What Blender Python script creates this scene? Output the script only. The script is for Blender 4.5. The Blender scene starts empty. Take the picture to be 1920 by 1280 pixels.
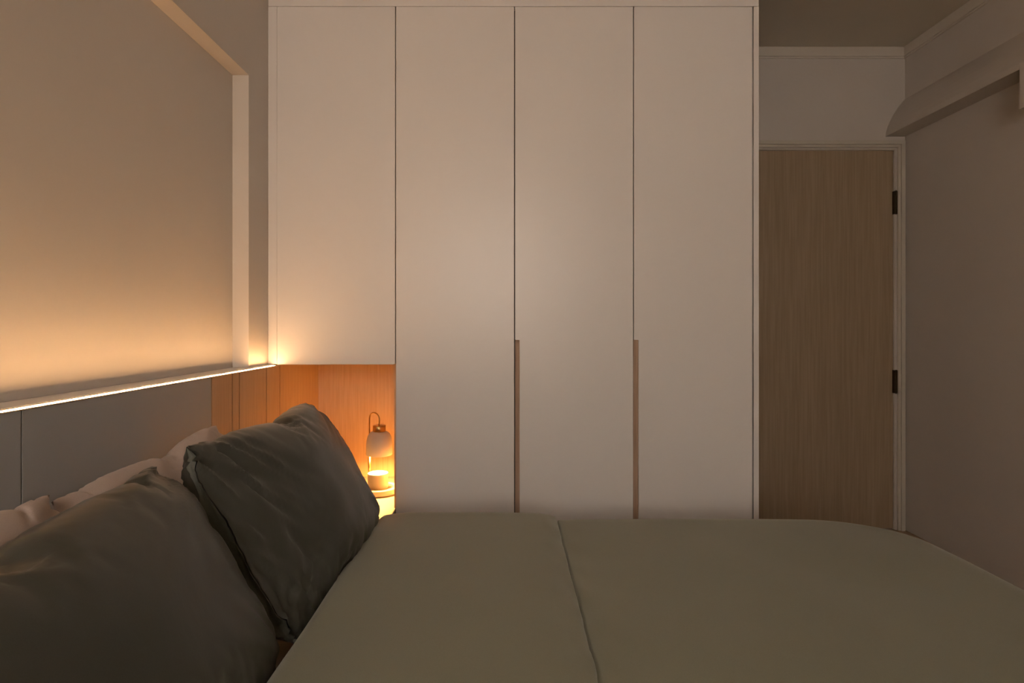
import bpy, bmesh, math, random, zlib, base64
import numpy as np
from mathutils import Vector, Matrix, noise

# ------------------------------------------------------------------ camera, world, light, exposure
C = bpy.context.scene
COL = C.collection
C.view_settings.view_transform = 'Standard'
C.view_settings.look = 'None'
C.view_settings.gamma = 1
C.view_settings.exposure = 0.0
C.view_settings.use_curve_mapping = False

F_PX = 1089.0
cam_d = bpy.data.cameras.new('camera')
cam_d.sensor_fit = 'HORIZONTAL'
cam_d.sensor_width = 36
cam_d.lens = 36 * F_PX / 1920
cam_d.shift_x = 10 / 1920
cam_d.shift_y = -29 / 1920
cam_d.clip_start = .02
cam = bpy.data.objects.new('camera', cam_d)
COL.objects.link(cam)
cam.location = (0, 0, 1.10)
cam.rotation_euler = (math.pi / 2, 0, 0)
C.camera = cam

world = bpy.data.worlds.new('dusk_sky')
C.world = world
world.use_nodes = True
wb = world.node_tree.nodes['Background']
wb.inputs[0].default_value = (1.0, .80, .63, 1)
wb.inputs[1].default_value = .3

LED_COLOR = (1.0, .545, .235)
LED_STRENGTH = 106
BULB_COLOR = (1.0, .52, .14)
BULB_POWER = 26
WINDOW_COLOR = (1.0, .85, .72)
WINDOW_POWER = 48

def area_light(name, loc, rot, sx, sy, power, color):
    d = bpy.data.lights.new(name, 'AREA')
    d.shape = 'RECTANGLE'; d.size = sx; d.size_y = sy
    d.energy = power; d.color = color
    o = bpy.data.objects.new(name, d)
    COL.objects.link(o)
    o.location = loc; o.rotation_euler = rot
    return o

# last daylight entering by the window of the wall behind the camera
area_light('window_daylight', (-.12, -2.40, 1.700), (math.radians(90), 0, 0), 1.18, 1.20, WINDOW_POWER, WINDOW_COLOR)

# ------------------------------------------------------------------ materials
def base_mat(name, color, rough=.6, metal=0., spec=.4, sheen=0., coat=0.):
    m = bpy.data.materials.new(name); m.use_nodes = True
    p = m.node_tree.nodes['Principled BSDF']
    p.inputs['Base Color'].default_value = (*color, 1)
    p.inputs['Roughness'].default_value = rough
    p.inputs['Metallic'].default_value = metal
    p.inputs['Specular IOR Level'].default_value = spec
    p.inputs['Sheen Weight'].default_value = sheen
    p.inputs['Sheen Roughness'].default_value = .4
    p.inputs['Coat Weight'].default_value = coat
    return m, p

def vary(m, p, color, amount, scale, stretch=(1, 1, 1), bump=0., bscale=200, bdist=.0005):
    nt = m.node_tree; N = nt.nodes; L = nt.links
    tc = N.new('ShaderNodeTexCoord'); mp = N.new('ShaderNodeMapping')
    mp.inputs['Scale'].default_value = stretch
    L.new(tc.outputs['Object'], mp.inputs[0])
    nz = N.new('ShaderNodeTexNoise'); nz.inputs['Scale'].default_value = scale; nz.inputs['Detail'].default_value = 4
    L.new(mp.outputs[0], nz.inputs['Vector'])
    cr = N.new('ShaderNodeValToRGB')
    cr.color_ramp.elements[0].position = .3; cr.color_ramp.elements[1].position = .7
    cr.color_ramp.elements[0].color = (*[c * (1 - amount) for c in color], 1)
    cr.color_ramp.elements[1].color = (*[min(1, c * (1 + amount)) for c in color], 1)
    L.new(nz.outputs[0], cr.inputs[0]); L.new(cr.outputs[0], p.inputs['Base Color'])
    if bump:
        n2 = N.new('ShaderNodeTexNoise'); n2.inputs['Scale'].default_value = bscale; n2.inputs['Detail'].default_value = 3
        L.new(mp.outputs[0], n2.inputs['Vector'])
        b = N.new('ShaderNodeBump'); b.inputs['Strength'].default_value = bump; b.inputs['Distance'].default_value = bdist
        L.new(n2.outputs[0], b.inputs['Height']); L.new(b.outputs[0], p.inputs['Normal'])
    return m

def paint(name, color, rough=.75):
    m, p = base_mat(name, color, rough, spec=.25)
    return vary(m, p, color, .02, 3, bump=.12, bscale=90)

def laminate(name, color, rough, spec=.35):
    m, p = base_mat(name, color, rough, spec=spec)
    return vary(m, p, color, .012, 2.5, bump=.05, bscale=300, bdist=.0003)

def wood(name, c0, c1, rough=.5, fine=150, scale=(1, 1, .045), broad=.22):
    m, p = base_mat(name, c0, rough, spec=.3)
    nt = m.node_tree; N = nt.nodes; L = nt.links
    tc = N.new('ShaderNodeTexCoord'); mp = N.new('ShaderNodeMapping')
    mp.inputs['Scale'].default_value = scale
    L.new(tc.outputs['Object'], mp.inputs[0])
    a = N.new('ShaderNodeTexNoise'); a.inputs['Scale'].default_value = fine; a.inputs['Detail'].default_value = 5
    b = N.new('ShaderNodeTexNoise'); b.inputs['Scale'].default_value = 14; b.inputs['Detail'].default_value = 3
    b.inputs['Distortion'].default_value = .4
    for q in (a, b): L.new(mp.outputs[0], q.inputs['Vector'])
    mx = N.new('ShaderNodeMix'); mx.data_type = 'FLOAT'; mx.inputs[0].default_value = broad
    L.new(a.outputs[0], mx.inputs[2]); L.new(b.outputs[0], mx.inputs[3])
    cr = N.new('ShaderNodeValToRGB')
    cr.color_ramp.elements[0].position = .36; cr.color_ramp.elements[1].position = .64
    cr.color_ramp.elements[0].color = (*c0, 1); cr.color_ramp.elements[1].color = (*c1, 1)
    L.new(mx.outputs[0], cr.inputs[0]); L.new(cr.outputs[0], p.inputs['Base Color'])
    bp = N.new('ShaderNodeBump'); bp.inputs['Strength'].default_value = .25; bp.inputs['Distance'].default_value = .0006
    L.new(a.outputs[0], bp.inputs['Height']); L.new(bp.outputs[0], p.inputs['Normal'])
    return m

def fabric(name, color, rough=.6, sheen=.15, crease=.25, spec=.3, bdist=.004):
    m, p = base_mat(name, color, rough, spec=spec, sheen=sheen)
    nt = m.node_tree; N = nt.nodes; L = nt.links
    tc = N.new('ShaderNodeTexCoord')
    n1 = N.new('ShaderNodeTexNoise'); n1.inputs['Scale'].default_value = 5; n1.inputs['Detail'].default_value = 5
    n1.inputs['Distortion'].default_value = .8
    n2 = N.new('ShaderNodeTexNoise'); n2.inputs['Scale'].default_value = 900
    L.new(tc.outputs['Object'], n1.inputs['Vector']); L.new(tc.outputs['Object'], n2.inputs['Vector'])
    cr = N.new('ShaderNodeValToRGB')
    cr.color_ramp.elements[0].position = .3; cr.color_ramp.elements[1].position = .7
    cr.color_ramp.elements[0].color = (*[c * .93 for c in color], 1)
    cr.color_ramp.elements[1].color = (*[c * 1.07 for c in color], 1)
    L.new(n2.outputs[0], cr.inputs[0]); L.new(cr.outputs[0], p.inputs['Base Color'])
    b1 = N.new('ShaderNodeBump'); b1.inputs['Strength'].default_value = crease; b1.inputs['Distance'].default_value = bdist
    L.new(n1.outputs[0], b1.inputs['Height'])
    b2 = N.new('ShaderNodeBump'); b2.inputs['Strength'].default_value = .15; b2.inputs['Distance'].default_value = .0002
    L.new(n2.outputs[0], b2.inputs['Height']); L.new(b1.outputs[0], b2.inputs['Normal'])
    L.new(b2.outputs[0], p.inputs['Normal'])
    return m

def emitter(name, color, strength):
    m = bpy.data.materials.new(name); m.use_nodes = True
    p = m.node_tree.nodes['Principled BSDF']
    p.inputs['Base Color'].default_value = (.8, .8, .8, 1)
    p.inputs['Emission Color'].default_value = (*color, 1)
    p.inputs['Emission Strength'].default_value = strength
    return m

M_WALL = paint('wall_paint', (.64, .595, .55))
M_CEIL = paint('ceiling_paint', (.68, .63, .53))
M_TRIM = paint('trim_paint', (.67, .62, .55), .55)
M_DOORPAINT = paint('door_frame_paint', (.60, .56, .48), .5)
M_LAM = laminate('wardrobe_laminate', (.74, .72, .715), .35, .62)
M_HEAD = laminate('headboard_laminate', (.44, .455, .465), .5)
M_SHELF = laminate('shelf_laminate', (.36, .30, .25), .5)
M_DARK = base_mat('dark_gap', (.03, .025, .02), .8)[0]
M_OAK = wood('oak_veneer', (.56, .365, .215), (.635, .43, .265))
M_OAKDIM = wood('oak_pull', (.40, .28, .20), (.50, .36, .27))
M_DOORWOOD = wood('door_veneer', (.335, .255, .165), (.405, .31, .21), .5, 120, (1, 1, .03))
M_FLOOR = wood('floor_wood', (.30, .20, .12), (.42, .30, .19), .45, 90, (.06, 1, 1))
M_DUVET = fabric('sage_cotton', (.240, .252, .196), .62, .25, .16)
M_PILLOW = fabric('dark_sage_sateen', (.051, .056, .048), .36, .05, .35, .5)
M_GUSSET = fabric('dark_sage_gusset', (.125, .135, .115), .5, .1, .5, .35)
M_PALE = fabric('pale_cotton', (.48, .40, .36), .75, .2, .25)
M_MATTRESS = fabric('mattress_ticking', (.45, .42, .37), .8, .1, .1)
M_BASE = fabric('bed_base_fabric', (.18, .16, .14), .85, .1, .1)
M_BRASS = vary(*base_mat('brushed_brass', (.62, .40, .16), .28, 1.0), (.62, .40, .16), .08, 60)
M_HINGE = base_mat('dark_bronze', (.10, .075, .05), .35, .9)[0]
M_SHADE = laminate('white_lacquer', (.64, .60, .57), .4)
M_MARBLE = vary(*base_mat('pale_marble', (.52, .46, .39), .35), (.52, .46, .39), .06, 25)
M_WAX = base_mat('candle_wax', (.90, .86, .78), .5)[0]
M_GLASSWHITE = laminate('white_glass_jar', (.47, .41, .34), .3)
M_LED = emitter('led_diffuser', LED_COLOR, LED_STRENGTH)
M_BULB = emitter('warm_bulb', BULB_COLOR, 12)
M_ALU = base_mat('champagne_aluminium', (.80, .64, .48), .4, .2)[0]
M_GLASS, _p = base_mat('window_glass', (1, 1, 1), .02)
_p.inputs['Transmission Weight'].default_value = 1; _p.inputs['IOR'].default_value = 1.1

# ------------------------------------------------------------------ helpers
def obj(name, bm, mat, parent=None, smooth=False, label=None):
    me = bpy.data.meshes.new(name)
    bm.normal_update(); bm.to_mesh(me); bm.free()
    me.materials.append(mat)
    if smooth:
        for f in me.polygons: f.use_smooth = True
    o = bpy.data.objects.new(name, me); COL.objects.link(o)
    if parent:
        o.parent = parent
        o.location = -Vector(WORLD_LOC[parent.name])
        WORLD_LOC[o.name] = (0, 0, 0)
    if label: o['label'] = label
    return o
WORLD_LOC = {}
def thing(name, loc, label, cat, group=None):
    o = bpy.data.objects.new(name, None); COL.objects.link(o)
    o.location = loc; o.empty_display_size = .1
    WORLD_LOC[o.name] = loc
    o['label'] = label; o['category'] = cat
    if group: o['group'] = group
    return o
def struct(name, bm, mat, label=None, parent=None):
    o = obj(name, bm, mat, parent)
    if not parent:
        o['kind'] = 'structure'; WORLD_LOC[o.name] = (0, 0, 0)
    if label: o['label'] = label
    return o
def box(bm, x0, x1, y0, y1, z0, z1, bev=0.):
    t = bmesh.new()
    bmesh.ops.create_cube(t, size=1)
    for v in t.verts:
        v.co = Vector(((x0 + x1) / 2 + v.co.x * (x1 - x0), (y0 + y1) / 2 + v.co.y * (y1 - y0), (z0 + z1) / 2 + v.co.z * (z1 - z0)))
    if bev: bmesh.ops.bevel(t, geom=t.edges[:], offset=bev, segments=2, profile=.6, affect='EDGES')
    me = bpy.data.meshes.new('tmp'); t.to_mesh(me); t.free(); bm.from_mesh(me); bpy.data.meshes.remove(me)
    return bm
def B(*boxes, bev=0.):
    bm = bmesh.new()
    for b in boxes: box(bm, *b, bev=bev)
    return bm
def prism(bm, pts, axis, a0, a1):
    """pts: outline in the plane normal to axis; extruded a0..a1"""
    def mk(p, a):
        return Vector((a, p[0], p[1])) if axis == 'x' else Vector((p[0], a, p[1])) if axis == 'y' else Vector((p[0], p[1], a))
    va = [bm.verts.new(mk(p, a0)) for p in pts]; vb = [bm.verts.new(mk(p, a1)) for p in pts]
    n = len(pts)
    bm.faces.new(va); bm.faces.new(vb[::-1])
    for i in range(n): bm.faces.new((va[i], vb[i], vb[(i + 1) % n], va[(i + 1) % n]))
    bmesh.ops.recalc_face_normals(bm, faces=bm.faces[:])
    return bm
def lathe(bm, prof, cx, cy, n=48):
    rings = []
    for r, z in prof:
        if r < 1e-6: rings.append([bm.verts.new((cx, cy, z))])
        else: rings.append([bm.verts.new((cx + r * math.cos(2 * math.pi * k / n), cy + r * math.sin(2 * math.pi * k / n), z)) for k in range(n)])
    for a, b in zip(rings, rings[1:]):
        for k in range(n):
            k2 = (k + 1) % n
            if len(a) == 1 and len(b) > 1: bm.faces.new((a[0], b[k], b[k2]))
            elif len(b) == 1 and len(a) > 1: bm.faces.new((a[k], b[0], a[k2]))
            elif len(a) > 1: bm.faces.new((a[k], b[k], b[k2], a[k2]))
    bmesh.ops.recalc_face_normals(bm, faces=bm.faces[:])
    return bm
def tube(bm, pts, r, n=14):
    pts = [Vector(p) for p in pts]; rings = []
    up = Vector((.3, 1, .1)).normalized()
    for i, p in enumerate(pts):
        t = (pts[min(i + 1, len(pts) - 1)] - pts[max(i - 1, 0)]).normalized()
        u = t.cross(up)
        if u.length < 1e-3: u = t.cross(Vector((1, 0, 0)))
        u.normalize(); w = t.cross(u).normalized()
        rr = r[i] if isinstance(r, (list, tuple)) else r
        rings.append([bm.verts.new(p + u * rr * math.cos(2 * math.pi * k / n) + w * rr * math.sin(2 * math.pi * k / n)) for k in range(n)])
    for a, b in zip(rings, rings[1:]):
        for k in range(n): bm.faces.new((a[k], b[k], b[(k + 1) % n], a[(k + 1) % n]))
    bm.faces.new(rings[0]); bm.faces.new(rings[-1])
    bmesh.ops.recalc_face_normals(bm, faces=bm.faces[:])
    return bm
def sstep(a, b, x):
    t = min(1., max(0., (x - a) / (b - a))); return t * t * (3 - 2 * t)

# ------------------------------------------------------------------ room shell
XW, XB, XR = -.905, -.962, 2.15          # left wall face, recess back, right wall
YF, YD, ZC = -2.20, 3.135, 2.60          # wall behind camera, door wall, ceiling
struct('floor', B((XW - .3, XR + .2, YF - .2, YD + .9, -.1, 0)), M_FLOOR)
struct('ceiling', B((XW - .3, XR + .2, YF - .2, YD + .9, ZC, ZC + .1)), M_CEIL)
# left wall with the shallow recess over the headboard
ry0, ry1, rz0, rz1 = -.75, 2.038, .90, 1.98
struct('wall_left', B((XB - .12, XB, YF - .15, YD + .15, 0, ZC), (XB, XW, YF - .15, ry0, 0, ZC), (XB, XW, ry1, YD + .15, 0, ZC),
                      (XB, XW, ry0, ry1, rz1, ZC), (XB, XW, ry0, ry1, 0, rz0)), M_WALL)
struct('wall_right', B((XR, XR + .12, YF - .15, YD + .15, 0, ZC)), M_WALL)
# door wall, with opening
DX0, DX1, DZ = 1.25, 2.100, 2.058
struct('wall_back', B((XW, DX0, YD, YD + .12, 0, ZC), (DX0, XR, YD, YD + .12, DZ, ZC), (DX1, XR, YD, YD + .12, 0, DZ)), M_WALL)
# wall behind the camera with the window
wx0, wx1, wz0, wz1 = -.80, .48, 1.05, 2.36
wxm = (wx0 + wx1) / 2
struct('wall_front', B((XW, wx0, YF - .12, YF, 0, ZC), (wx1, XR, YF - .12, YF, 0, ZC), (wx0, wx1, YF - .12, YF, 0, wz0), (wx0, wx1, YF - .12, YF, wz1, ZC)), M_WALL)
w1 = struct('window_1', B((wx0, wx1, YF - .09, YF - .04, wz0, wz0 + .05), (wx0, wx1, YF - .09, YF - .04, wz1 - .05, wz1),
       (wx0, wx0 + .05, YF - .09, YF - .04, wz0 + .05, wz1 - .05), (wx1 - .05, wx1, YF - .09, YF - .04, wz0 + .05, wz1 - .05),
       (wxm - .025, wxm + .025, YF - .09, YF - .04, wz0 + .05, wz1 - .05)), M_TRIM)
obj('pane', B((wx0 + .05, wxm - .025, YF - .068, YF - .062, wz0 + .05, wz1 - .05)), M_GLASS, w1)
obj('pane', B((wxm + .025, wx1 - .05, YF - .068, YF - .062, wz0 + .05, wz1 - .05)), M_GLASS, w1)

# cornice: flat upper fascia with a small step below it
bm = bmesh.new()
box(bm, .96, XR - .014, YD - .016, YD, ZC - .050, ZC, bev=.002)
box(bm, .96, XR - .010, YD - .008, YD, ZC - .058, ZC - .048, bev=.001)
struct('trim_1', bm, M_TRIM)
bm = bmesh.new()
box(bm, XR - .016, XR, YF, YD, ZC - .050, ZC, bev=.002)
box(bm, XR - .008, XR, YF, YD, ZC - .058, ZC - .048, bev=.001)
struct('trim_2', bm, M_TRIM)
BOXING = [(XR, 2.122), (2.044, 2.122), (2.048, 2.150), (2.057, 2.178), (2.069, 2.205), (2.082, 2.231), (2.097, 2.256), (2.113, 2.280), (2.130, 2.302), (XR, 2.324)]
# wedge-shaped boxing along the right wall and the deeper box it runs into
bm = bmesh.new()
prism(bm, BOXING, 'y', 2.319, YD)
struct('trim_3', bm, M_WALL)
bm = bmesh.new()
prism(bm, [(XR, 1.965), (2.046, 1.965)] + BOXING[2:], 'y', YF, 2.319)
struct('trim_4', bm, M_WALL)

# door: frame, leaf and hinges
d1 = struct('door_1', B((DX0, 2.093, YD + .010, YD + .050, .006, 2.050), bev=.002), M_DOORWOOD)
fr = bmesh.new()
for (a0, a1, dpt) in ((.000, .020, -.020), (.020, .034, -.012), (.034, .046, .004)):
    # casing bands, widest proudest
    zt = 2.096 - a0; zb = 2.096 - a1
    box(fr, 1.15, 2.140 - a0, YD + dpt, YD + .02, zb, zt, bev=.0012)
    box(fr, 2.140 - a1, 2.140 - a0, YD + dpt, YD + .02, 0, zb, bev=.0012)
obj('door_frame', fr, M_DOORPAINT, d1)
for z in (1.765, .800):
    h = bmesh.new()
    box(h, 2.0880, 2.0935, YD - .006, YD + .012, z - .062, z + .062, bev=.001)
    box(h, 2.1005, 2.1060, YD - .006, YD + .012, z - .062, z + .062, bev=.001)
    tube(h, [(2.097, YD - .008, z - .064), (2.097, YD - .008, z + .064)], .0042, 10)
    obj('hinge', h, M_HINGE, d1)

# ------------------------------------------------------------------ wardrobes
YW = 2.20
S = YW / F_PX
def px(u): return (u - 950) * S
def pz(v): return 1.10 - (v - 611) * S
ZT = pz(12.3)
DT = .019           # door thickness
NZ = pz(682.5)      # bottom of the short door / top of the alcove
FG = .0018          # half door gap
GRP = 'white built-in wardrobe units'
# upper cabinet over the alcove
uc = thing('upper_cabinet', (px(630), YW + .3, NZ), 'white wall cabinet with one flat door above the lamp alcove', 'cabinet')
obj('carcass', B((px(519) , px(741) , YW + DT + .002, 2.80, NZ + .001, ZT), ), M_LAM, uc)
obj('door', B((px(519.4), px(741.6) - FG, YW, YW + DT, NZ, ZT), bev=.0012), M_LAM, uc)
# double wardrobe
dw = thing('double_wardrobe', (px(964), YW + .3, 0), 'white double wardrobe with two tall handleless doors between alcove and single wardrobe', 'wardrobe')
obj('carcass', B((px(743.3) + .0125, px(1188), YW + DT + .012, 2.80, .0, ZT)), M_DARK, dw)
obj('side_panel', B((px(743.3), px(743.3) + .012, YW + DT + .001, 2.80, .0, ZT)), M_LAM, dw)
obj('door', B((px(741.6) + FG, px(965) - FG, YW, YW + DT, .06, ZT), bev=.0012), M_LAM, dw)
def notched_door(u0, u1, unit):
    x0, x1 = px(u0) + FG, px(u1) - FG
    xn = x0 + 8.6 * S; zn = pz(637)
    bm = bmesh.new()
    prism(bm, [(x0, zn), (x0, ZT), (x1, ZT), (x1, .06), (xn, .06), (xn, zn)], 'y', YW, YW + DT)
    bmesh.ops.bevel(bm, geom=[e for e in bm.edges], offset=.0012, segments=2, affect='EDGES')
    d = obj('door', bm, M_LAM, unit)
    # timber finger pull seated in the notch
    bm = bmesh.new()
    prism(bm, [(x0, YW + DT - .0005), (xn, YW + DT - .0005), (xn, YW + .006), (xn - .003, YW + .0045), (x0, YW + .013)], 'z', .06, zn)
    obj('finger_pull', bm, M_OAKDIM, d, label='strip of brown wood in the notch of the door edge')
notched_door(965, 1188, dw)
sw = thing('single_wardrobe', (px(1300), YW + .3, 0), 'white single wardrobe with one tall door nearest the room door', 'wardrobe')
obj('carcass', B((px(1188.4), px(1412), YW + DT + .012, 2.80, .0, ZT)), M_DARK, sw)
notched_door(1188, 1411.6, sw)
obj('end_panel', B((px(1412.8) + .001, px(1423), YW, 2.80, .0, ZT), bev=.001), M_LAM, sw)
# filler above and at the left
fl = thing('wardrobe_filler', (px(505), YW + .2, NZ), 'narrow white filler panels framing the wardrobe doors at left wall and ceiling', 'panel')
obj('top_panel', B((XW + .001, px(1423), YW + .0015, YW + .02, ZT + .002, ZC - .001), bev=.001), M_LAM, fl)
obj('side_panel', B((XW + .001, px(519.4) - .0004, YW, YW + .02, NZ, ZT), bev=.001), M_LAM, fl)

# alcove with its bedside shelf
XH = -.870
al = thing('bedside_alcove', (-.64, 2.43, .36), 'orange-lit oak-lined alcove with pale shelf beneath the upper cabinet', 'alcove')
YB = .87 * F_PX / 353
obj('back_panel', B((XH - .01, px(743.2), YB, YB + .018, .36, NZ)), M_OAK, al)
obj('side_panel', B((XH - .018, XH, 2.2305, YB, .36, NZ)), M_OAK, al)
obj('side_panel', B((px(743.2) - .012, px(743.2) - .0005, YW + .0205, YB, .36, NZ - .001)), M_OAK, al)
obj('top_panel', B((XH, px(743.2) - .012, YW + .002, YB, NZ - .0015, NZ + .0008)), M_LAM, al)
ZS = .405
bm = bmesh.new()
prism(bm, [(XH + .001, 1.96), (-.424, 1.96), (-.424, 2.185), (-.424, YB - .001), (XH + .001, YB - .001)], 'z', ZS - .022, ZS)
bmesh.ops.bevel(bm, geom=bm.edges[:], offset=.0012, segments=2, affect='EDGES')
obj('shelf', bm, M_SHELF, al, label='pale smooth bedside shelf')
obj('drawer', B((XH + .004, -.43, 1.975, YB - .01, .12, ZS - .024), bev=.0015), M_OAK, al)

# ------------------------------------------------------------------ headboard with light strip
ZH = 1.10 - .1455
hb = thing('headboard', (XH - .02, 1.0, 0), 'low white and oak panelled headboard along left wall with glowing strip along its top edge', 'headboard')
cuts = [-.967, -.297, .373, 1.042, 1.713]
for a, b in zip(cuts, cuts[1:]):
    obj('panel', B((XH - .018, XH, a + .0016, b - .0016, .02, ZH - .006), bev=.0008), M_HEAD, hb)
cuts = [1.713, 1.843, 1.891, 2.105, 2.229]
for a, b in zip(cuts, cuts[1:]):
    obj('oak_panel', B((XH - .018, XH, a + .0028, b - .0028, .02, ZH - .006), bev=.0008), M_OAK, hb, label='oak veneer panel')
obj('backing', B((XW + .0008, XH - .019, -1.0, 2.1975, .0, ZH - .0062)), M_DARK, hb)
obj('ledge', B((XB + .001, XH - .013, ry0 + .001, ry1 - .001, ZH - .0055, ZH), (XW + .001, XH - .013, ry1 - .001, 2.1985, ZH - .0055, ZH)), M_LAM, hb)
def strip(pts, name, mat, y0, y1, parent):
    bm = bmesh.new(); prism(bm, pts, 'y', y0, y1); return obj(name, bm, mat, parent)
ls = strip([(XH - .013, ZH - .0055), (XH + .0022, ZH - .0055), (XH + .0022, ZH - .0036), (XH + .0012, ZH - .0034), (XH - .0008, ZH - .0034), (XH - .0012, ZH - .0045), (XH - .0076, ZH - .0045), (XH - .0076, ZH - .0016), (XH - .0088, ZH - .0016), (XH - .0130, ZH - .0012)],
           'light_channel', M_ALU, -1.0, 2.1985, hb)
ls['label'] = 'thin bronze edge under the light line'
led = strip([(XH - .0075, ZH - .0040), (XH - .0014, ZH - .0040), (XH - .0014, ZH - .0027), (XH - .0075, ZH - .0018)], 'light_strip', M_LED, -1.0, 2.185, hb)
led['label'] = 'glowing warm white light strip'

# ------------------------------------------------------------------ bed
bed = thing('bed', (.2, 1.08, 0), 'upholstered double bed with mattress under the sage duvet', 'bed')
obj('base', B((XH + .005, 1.16, .36, 1.80, .08, .26), bev=.015), M_BASE, bed, True)
obj('mattress', B((XH + .006, 1.17, .36, 1.80, .262, .425), bev=.03), M_MATTRESS, bed, True)
for x in (-.75, 1.05):
    for y in (.46, 1.70):
        bm = bmesh.new(); lathe(bm, [(0, 0), (.022, 0), (.03, .08), (0, .08)], x, y, 16); obj('leg', bm, M_DARK, bed)

# duvet: cloth laid over the mattress, doubled thickness on the pillow side
def duvet():
    X0, X1, Y0, Y1 = -.375, 1.170, .30, 1.795
    rho = .13; r = .085; ARC = r * math.pi / 2; DMAX = ARC + .26
    xs = []
    a = X0 - .10
    while a < X1 + DMAX + .001:
        xs.append(a)
        d = abs(a - .155)
        a += .0022 if d < .02 else .005 if d < .06 else .008 if a < X0 + .04 else .016
    ys = list(np.linspace(Y0 - DMAX, Y1 + DMAX, 190))
    CX = (X0 - 1 + X1) / 2; HX = X1 - CX; CY = (Y0 + Y1) / 2; HY = (Y1 - Y0) / 2
    def sd(a, b):
        qx = abs(a - CX) - HX + rho; qy = abs(b - CY) - HY + rho
        d = math.hypot(max(qx, 0), max(qy, 0)) + min(max(qx, qy), 0) - rho
        if qx > 0 and qy > 0: g = Vector((qx, qy)).normalized()
        elif qx > qy: g = Vector((1, 0))
        else: g = Vector((0, 1))
        return d, Vector((g.x * (1 if a > CX else -1), g.y * (1 if b > CY else -1)))
    bm = bmesh.new(); V = {}
    for i, a in enumerate(xs):
        for j, b in enumerate(ys):
            d, g = sd(a, b)
            x, y, z = a, b, .500
            if d > 0:
                dd = min(d, DMAX); th = min(dd / r, math.pi / 2)
                base = Vector((a, b)) - g * d
                hor = r * math.sin(th); z -= r * (1 - math.cos(th))
                rest = max(0, dd - ARC); z -= rest
                fold = .012 * min(1, rest / .1) * math.sin(13 * (a if abs(g.y) > .5 else b) + 3 * noise.noise(Vector((a * 2, b * 2, 0))))
                hor += fold + rest * .04
                x = base.x + g.x * hor; y = base.y + g.y * hor
            w = 1 - min(1, max(0, d) / .12)
            cw = .157 + .005 * noise.noise(Vector((0, b * 5, 3))) + .0025 * noise.noise(Vector((0, b * 17, 7)))
            e = a - cw
            # doubled part
            if e < 0:
                t = min(1, -e / (.085 + .02 * noise.noise(Vector((5, b * 4, 0)))))
                z += (.020 * math.sqrt(max(0, 1 - (1 - t) ** 2)) - .012 * max(0, 1 + e / .0045)) * (1 if d < .12 else .6)
            else:
                z += -.012 * max(0, 1 - e / .0045) - .007 * math.exp(-e / .025)
            # softness
            n1 = noise.noise(Vector((a * 2.2, b * 2.2, 11.)))
            n2 = noise.noise(Vector((a * 7, b * 5, 4.)))
            n3 = noise.noise(Vector((a * 26, b * 9, 8.)))
            near = math.exp(-abs(e) / .05)
            z += w * (.006 * n1 + .0022 * n2 + .006 * near * n3)
            z -= .011 * sstep(.75, 1.30, a) * w + .012 * math.exp(-((a - .86) / .22) ** 2) * sstep(1.75, 1.35, b) * w + .012 * sstep(.93, 1.12, a) * sstep(1.5, 1.82, b) * w
            # sag at the far pillow corner
            z -= .012 * sstep(-.30, -.40, a) * sstep(1.6, 1.8, b) * w
            # roll under at the pillow side
            s = (X0 + .005 * noise.noise(Vector((1, b * 3, 0)))) - a
            if s > 0:
                rr = .028; th = min(s / rr, math.pi)
                x = a + s - rr * math.sin(th); z -= rr * (1 - math.cos(th)); x += max(0, s - rr * math.pi)
            V[i, j] = (bm.verts.new((x, y, z)), d)
    for i in range(len(xs) - 1):
        for j in range(len(ys) - 1):
            q = [V[i, j], V[i + 1, j], V[i + 1, j + 1], V[i, j + 1]]
            if min(t[1] for t in q) >= DMAX - 1e-4: continue
            bm.faces.new([t[0] for t in q])
    bmesh.ops.delete(bm, geom=[v for v in bm.verts if not v.link_faces], context='VERTS')
    return bm
dv = obj('duvet', duvet(), M_DUVET, None, True)
dv['label'] = 'sage green duvet spread over the bed, doubled toward the pillows'
dv['category'] = 'duvet'

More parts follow.
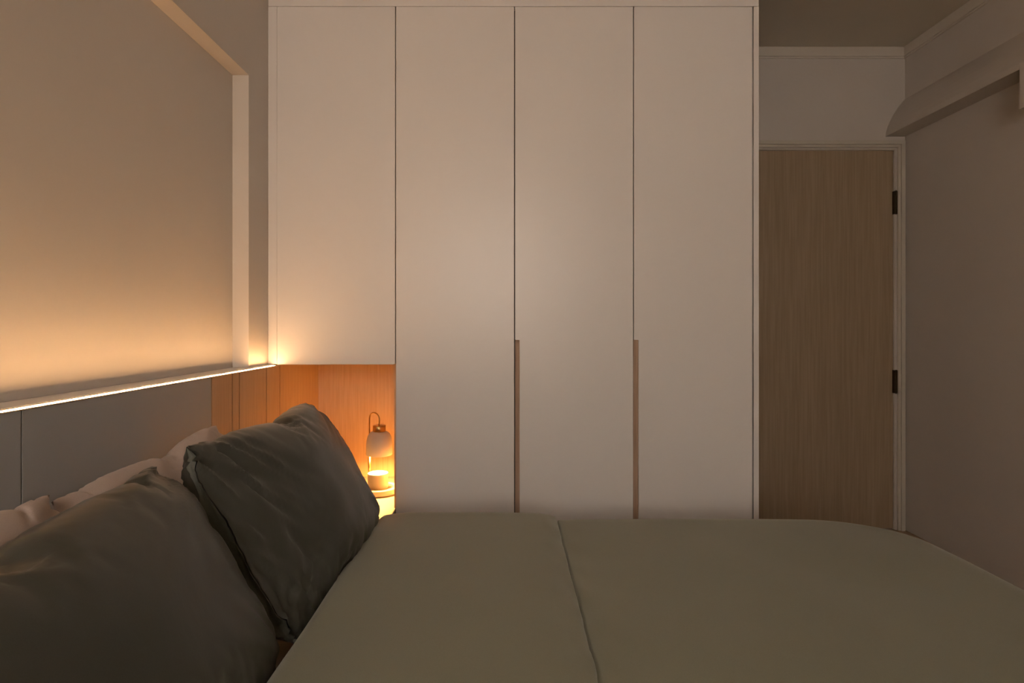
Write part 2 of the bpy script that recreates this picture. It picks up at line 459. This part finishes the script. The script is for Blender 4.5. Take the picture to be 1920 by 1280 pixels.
# pillows: two sewn cloth sheets blown up by Blender's own cloth solver, read back as a grid
NXP, NYP = 80, 56
def inflate():
    n0 = set(bpy.data.objects.keys())
    pw, ph = .76, .53
    rnd = random.Random(3)
    verts, idx, faces = [], {}, []
    def vid(i, j, s):
        edge = i in (0, NXP) or j in (0, NYP)
        k = (i, j, 0 if edge else s)
        if k not in idx:
            verts.append(((i / NXP - .5) * pw, (j / NYP - .5) * ph, 0 if edge else s * (.002 + .0015 * rnd.random())))
            idx[k] = len(verts) - 1
        return idx[k]
    for s in (1, -1):
        for i in range(NXP):
            for j in range(NYP):
                f = [vid(i, j, s), vid(i + 1, j, s), vid(i + 1, j + 1, s), vid(i, j + 1, s)]
                faces.append(f if s == 1 else f[::-1])
    me = bpy.data.meshes.new('sheet'); me.from_pydata(verts, [], faces)
    o = bpy.data.objects.new('sheet', me); COL.objects.link(o)
    g0 = tuple(C.gravity); C.gravity = (0, 0, 0)
    m = o.modifiers.new('cloth', 'CLOTH'); c = m.settings
    c.quality = 6; c.mass = .25
    c.tension_stiffness = c.compression_stiffness = 25; c.shear_stiffness = 8; c.bending_stiffness = .08
    c.use_pressure = True; c.uniform_pressure_force = 5; c.air_damping = 2
    c.tension_damping = c.compression_damping = c.shear_damping = 8
    m.collision_settings.use_collision = False
    m.point_cache.frame_end = 60
    grid = np.zeros((NXP + 1, NYP + 1, 3))
    for f in range(1, 46): C.frame_set(f)
    ev = o.evaluated_get(bpy.context.evaluated_depsgraph_get())
    co = np.empty(len(verts) * 3); ev.data.vertices.foreach_get('co', co); co = co.reshape(-1, 3)
    for (i, j, s), k in idx.items():
        if s >= 0: grid[i, j] = co[k]
    bpy.data.objects.remove(o); bpy.data.meshes.remove(me)
    C.gravity = g0; C.frame_set(1)
    return grid
def plain_grid():
    g = np.zeros((NXP + 1, NYP + 1, 3))
    for i in range(NXP + 1):
        for j in range(NYP + 1):
            x, y = 2 * i / NXP - 1, 2 * j / NYP - 1
            g[i, j] = (x * (.31 + .05 * y * y), y * (.18 + .065 * x * x), .144 * ((1 - x ** 4) * (1 - y ** 4)) ** .5)
    return g
try:
    GRID = inflate()
    if not (.08 < GRID[:, :, 2].max() < .22 and np.isfinite(GRID).all()): GRID = plain_grid()
except Exception:
    GRID = plain_grid()
GRID = GRID - np.array([(GRID[0, 0, 0] + GRID[-1, -1, 0]) / 2, (GRID[0, 0, 1] + GRID[-1, -1, 1]) / 2, 0])
GRID[:, :, 2] *= .144 / GRID[:, :, 2].max()
GRID = .68 * GRID + .32 * plain_grid()
print('pillow grid', GRID.min((0, 1)), GRID.max((0, 1)))
def pillow_mesh(hx, hy, zs, ex, ey, ez, origin, gusset=0., smooth=1., flip=False, bend=0., seed=0, ear=1., wr=0., earx=1., near=1., radial=.004, corner=30):
    ex, ey, ez, origin = Vector(ex).normalized(), Vector(ey).normalized(), Vector(ez).normalized(), Vector(origin)
    def warp(p, s, i, j):
        x, y, z = p
        x = x / .357; y = y / .245
        kx, ky = .13 * earx, .30 * ear
        xx = x * (1 + kx * (1 - min(1, y * y))); yy = y * (1 + ky * (1 - min(1, x * x)))
        mx_ = max(abs(xx), abs(yy))
        if mx_ > 1e-6:
            k = mx_ / (abs(xx) ** corner + abs(yy) ** corner) ** (1 / corner)
            xx *= k; yy *= k
        zz = z * zs * s
        if flip: xx = -xx
        X, Y = xx * hx, yy * hy
        if gusset:
            prof = max(0, 1 - abs(Y / hy) ** 3) ** .8
            dist = max(0, hx + X - (.0))
            zz += s * gusset * prof * math.exp(-(i / NXP * 2 * hx) / .05)
        rnd = sstep(-.04, .36, (i / NXP) * 2 * hx)
        zz *= near + (1 - near) * rnd if s > 0 else 1
        for sx in (-1, 1):
            for sy in (-1, 1):
                dx, dy = (xx - sx) * hx, (yy - sy) * hy
                rr_ = math.hypot(dx, dy)
                if radial and rr_ < .34:
                    an = math.atan2(dy * sy, dx * sx)
                    zz += s * radial * math.exp(-(rr_ / .15) ** 2) * min(1, rr_ / .03) * noise.noise(Vector((an * 6.5, rr_ * 5, sx * 3 + sy + seed)))
        zz += bend * (yy * yy)
        X += .006 * noise.noise(Vector((xx * 2 + seed, yy * 2, s)))
        de = (i / NXP) * 2 * hx
        if wr:
            q1 = noise.noise(Vector((X * 26 + Y * 11, Y * 5, 3 + seed))); q2 = noise.noise(Vector((X * 48 + Y * 26, Y * 8, 7 + seed)))
            zz += s * wr * min(1, de / .05) * math.exp(-((de - .10) / .11) ** 2) * (1 - abs(yy) ** 6) * ((.45 - 1.6 * abs(q1)) + .5 * q2)
        zz += .006 * noise.noise(Vector((xx * 2.5 + seed, yy * 2.5, 5 + s)))
        return origin + ex * X + ey * Y + ez * zz
    bm = bmesh.new(); F = {}; Bk = {}
    for i in range(NXP + 1):
        for j in range(NYP + 1):
            p = GRID[i, j]
            F[i, j] = bm.verts.new(warp(p, 1, i, j))
            edge = i in (0, NXP) or j in (0, NYP)
            if edge and not (gusset and i == 0 and 0 < j < NYP): Bk[i, j] = F[i, j]
            else: Bk[i, j] = bm.verts.new(warp(p, -1, i, j))
    for i in range(NXP):
        for j in range(NYP):
            bm.faces.new((F[i, j], F[i + 1, j], F[i + 1, j + 1], F[i, j + 1]))
            bm.faces.new((Bk[i, j + 1], Bk[i + 1, j + 1], Bk[i + 1, j], Bk[i, j]))
    lips = [(F[0, j].co.copy(), Bk[0, j].co.copy()) for j in range(NYP + 1)]
    bmesh.ops.recalc_face_normals(bm, faces=bm.faces[:])
    return bm, lips
def lean(xb, zb, xt, zt):
    d = Vector((xt - xb, 0, zt - zb)); L_ = d.length; d.normalize()
    return d, Vector((d.z, 0, -d.x)), L_

# two sage pillows leaning in front
GP = 'sage pillows'
ey, ez, L_ = lean(-.410, .474, -.628, .853)
pb, lips = pillow_mesh(.352, L_ / 2 * 1.02, .68, (0, 1, 0), ey, ez, (-.519, 1.476, .6635), gusset=.027, wr=.020, near=.12, radial=.016, corner=12)
pf = obj('pillow', pb, M_PILLOW, None, True)
pf['label'] = 'dark sage pillow farther from the camera, open pillowcase end with hem showing'
pf['category'] = 'pillow'; pf['group'] = GP
WORLD_LOC[pf.name] = (0, 0, 0)
bm = bmesh.new(); rows = []
for j, (a, b) in enumerate(lips):
    t = j / NYP; prof = max(0, 1 - abs(2 * t - 1) ** 3) ** .8
    row = []
    for k in range(13):
        s = k / 12
        p = a.lerp(b, s)
        dip = .005 * math.sin(math.pi * s) * prof
        w = .005 * noise.noise(Vector((t * 22 + s * 2, s * 3, 2))) * math.sin(math.pi * s) + .003 * noise.noise(Vector((t * 50, s * 2, 9))) * math.sin(math.pi * s)
        hem = -.007 * math.exp(-(s / .07) ** 2) * prof
        row.append(bm.verts.new(p + Vector((0, dip + w * prof * 1.6 + hem, 0))))
    rows.append(row)
for r0, r1 in zip(rows, rows[1:]):
    for k in range(12):
        bm.faces.new((r0[k], r0[k + 1], r1[k + 1], r1[k]))
bmesh.ops.remove_doubles(bm, verts=bm.verts[:], dist=1e-6)
obj('pillowcase_opening', bm, M_GUSSET, pf, True, 'dark folded-in opening of the pillowcase')

ey, ez, L_ = lean(-.425, .468, -.650, .838)
pb, _l = pillow_mesh(.360, L_ / 2 * 1.02, .62, (0, 1, 0), ey, ez, (-.540, .735, .649), flip=True, seed=4, ear=.8, earx=1.15, radial=.013, corner=12)
pn = obj('pillow', pb, M_PILLOW, None, True)
pn['label'] = 'dark sage pillow nearest the camera, at the bottom left of the photo'
pn['category'] = 'pillow'; pn['group'] = GP
# two pale pillows upright behind
ey, ez, L_ = lean(-.690, .452, -.780, .842)
pb, _l = pillow_mesh(.330, L_ / 2, .42, (0, 1, .07), ey, ez, (-.744, 1.285, .636), seed=9, ear=.7, corner=4.5)
q = obj('pillow', pb, M_PALE, None, True)
q['label'] = 'pale beige pillow against headboard behind the farther sage pillow'; q['category'] = 'pillow'; q['group'] = 'pale pillows'
pb, _l = pillow_mesh(.330, L_ / 2, .42, (0, 1, .03), ey, ez, (-.728, .692, .626), seed=17, flip=True, ear=.9, corner=4.5)
q = obj('pillow', pb, M_PALE, None, True)
q['label'] = 'pale beige pillow against headboard behind the nearest sage pillow'; q['category'] = 'pillow'; q['group'] = 'pale pillows'

# ------------------------------------------------------------------ candle warming lamp on the shelf
LX, LY = -.533, 2.425
SL = LY / F_PX
lamp = thing('candle_warmer_lamp', (LX, LY, ZS), 'small white and brass candle warming lamp with bell shade on round stone base', 'lamp')
bm = bmesh.new()
lathe(bm, [(0, ZS), (.072, ZS), (.074, ZS + .002), (.077, ZS + .003), (.078, ZS + .006), (.078, ZS + .022), (.0755, ZS + .0255), (.056, ZS + .0255), (.0545, ZS + .024), (.054, ZS + .019), (0, ZS + .019)], LX + .003, LY, 72)
obj('base', bm, M_MARBLE, lamp, True)
def bz(v): return 1.10 - (v - 611) * SL
zsb, zst = bz(852), bz(808.5)
RS = .0535
SX = LX + (.5) * SL
out = [(.0270, zst), (.0340, zst - .002), (.0412, zst - .008), (.0467, zst - .017), (.0503, zst - .028), (.0524, zst - .040), (RS, zst - .053), (RS, zsb + .001), (RS - .001, zsb)]
inn = [(RS - .003, zsb + .001), (RS - .003, zst - .053), (.0494, zst - .041), (.0473, zst - .030), (.0437, zst - .020), (.0385, zst - .011), (.032, zst - .006), (0, zst - .004)]
bm = bmesh.new(); lathe(bm, [(0, zst)] + out + inn, SX, LY, 64)
obj('lamp_shade', bm, M_SHADE, lamp, True)
bm = bmesh.new(); cr_ = 12 * SL
lathe(bm, [(0, zst + .0003), (cr_ - .001, zst + .0003), (cr_, zst + .0015), (cr_, zst + .0250), (cr_ - .002, zst + .0265), (0, zst + .0265)], SX, LY, 40)
obj('socket_cap', bm, M_BRASS, lamp, True)
# brass stand: thick lower post, thin sliding rod ending in a hook, thumb screw
PX, PY = LX - 21.5 * SL + .001, LY + .030
ztop = zst + .0265
zs0 = bz(851)
bm = bmesh.new()
tube(bm, [(PX, PY, ZS + .0255), (PX, PY, zs0)], .0062, 18)
tube(bm, [(PX, PY, zs0 - .001), (PX, PY, zs0 + .004)], .0072, 18)
obj('post', bm, M_BRASS, lamp, True)
arc = [(PX, PY, zs0 - .03)]
hz = bz(773) - 0.003
cx = (PX + SX) / 2; cy = (PY + LY) / 2
ax = (SX - PX) / 2; ay = (LY - PY) / 2; rr = .028
for k in range(13):
    t = math.pi * k / 12
    arc.append((cx - ax * math.cos(t), cy - ay * math.cos(t), hz - rr + rr * math.sin(t)))
arc.append((SX, LY, ztop - .001))
bm = bmesh.new(); tube(bm, arc, .0030, 12)
obj('hook_rod', bm, M_BRASS, lamp, True)
bm = bmesh.new()
tube(bm, [(PX - .003, PY, zs0 - .004), (PX - .010, PY, zs0 - .004), (PX - .0105, PY, zs0 - .004), (PX - .015, PY, zs0 - .004)], [.002, .002, .0045, .0045], 14)
obj('thumb_screw', bm, M_BRASS, lamp, True)
bm = bmesh.new(); lathe(bm, [(0, zsb + .040), (.010, zsb + .042), (.017, zsb + .052), (.016, zsb + .062), (.010, zsb + .074), (0, zsb + .076)], SX, LY, 24)
obj('bulb', bm, M_BULB, lamp, True)
pl = bpy.data.lights.new('lamp_light', 'POINT'); pl.energy = BULB_POWER; pl.color = BULB_COLOR; pl.shadow_soft_size = .016
plo = bpy.data.objects.new('lamp_light', pl); COL.objects.link(plo); plo.parent = lamp
plo.location = Vector((SX, LY, zsb + .034)) - Vector((LX, LY, ZS))

# candle
CXc = LX - 1.5 * SL; zc0 = ZS + .0195
can = thing('candle', (CXc, LY - .004, zc0), 'white candle in a plain cup under the lamp shade', 'candle')
rc = 19 * SL; zc1 = bz(885.5)
bm = bmesh.new()
lathe(bm, [(0, zc0), (rc - .004, zc0), (rc - .001, zc0 + .002), (rc, zc0 + .006), (rc, zc1 - .001), (rc - .001, zc1), (rc - .003, zc1 - .001), (rc - .0032, zc1 - .006), (0, zc1 - .006)], CXc, LY - .004, 56)
obj('cup', bm, M_GLASSWHITE, can, True)
bm = bmesh.new(); lathe(bm, [(0, zc1 - .0058), (rc - .0035, zc1 - .0058), (rc - .0035, zc1 - .002), (rc - .006, zc1 - .0025), (0, zc1 - .0025)], CXc, LY - .004, 56)
obj('wax', bm, M_WAX, can, True)
bm = bmesh.new(); tube(bm, [(CXc, LY - .004, zc1 - .003), (CXc + .001, LY - .004, zc1 + .006)], .0009, 8)
obj('wick', bm, M_DARK, can)
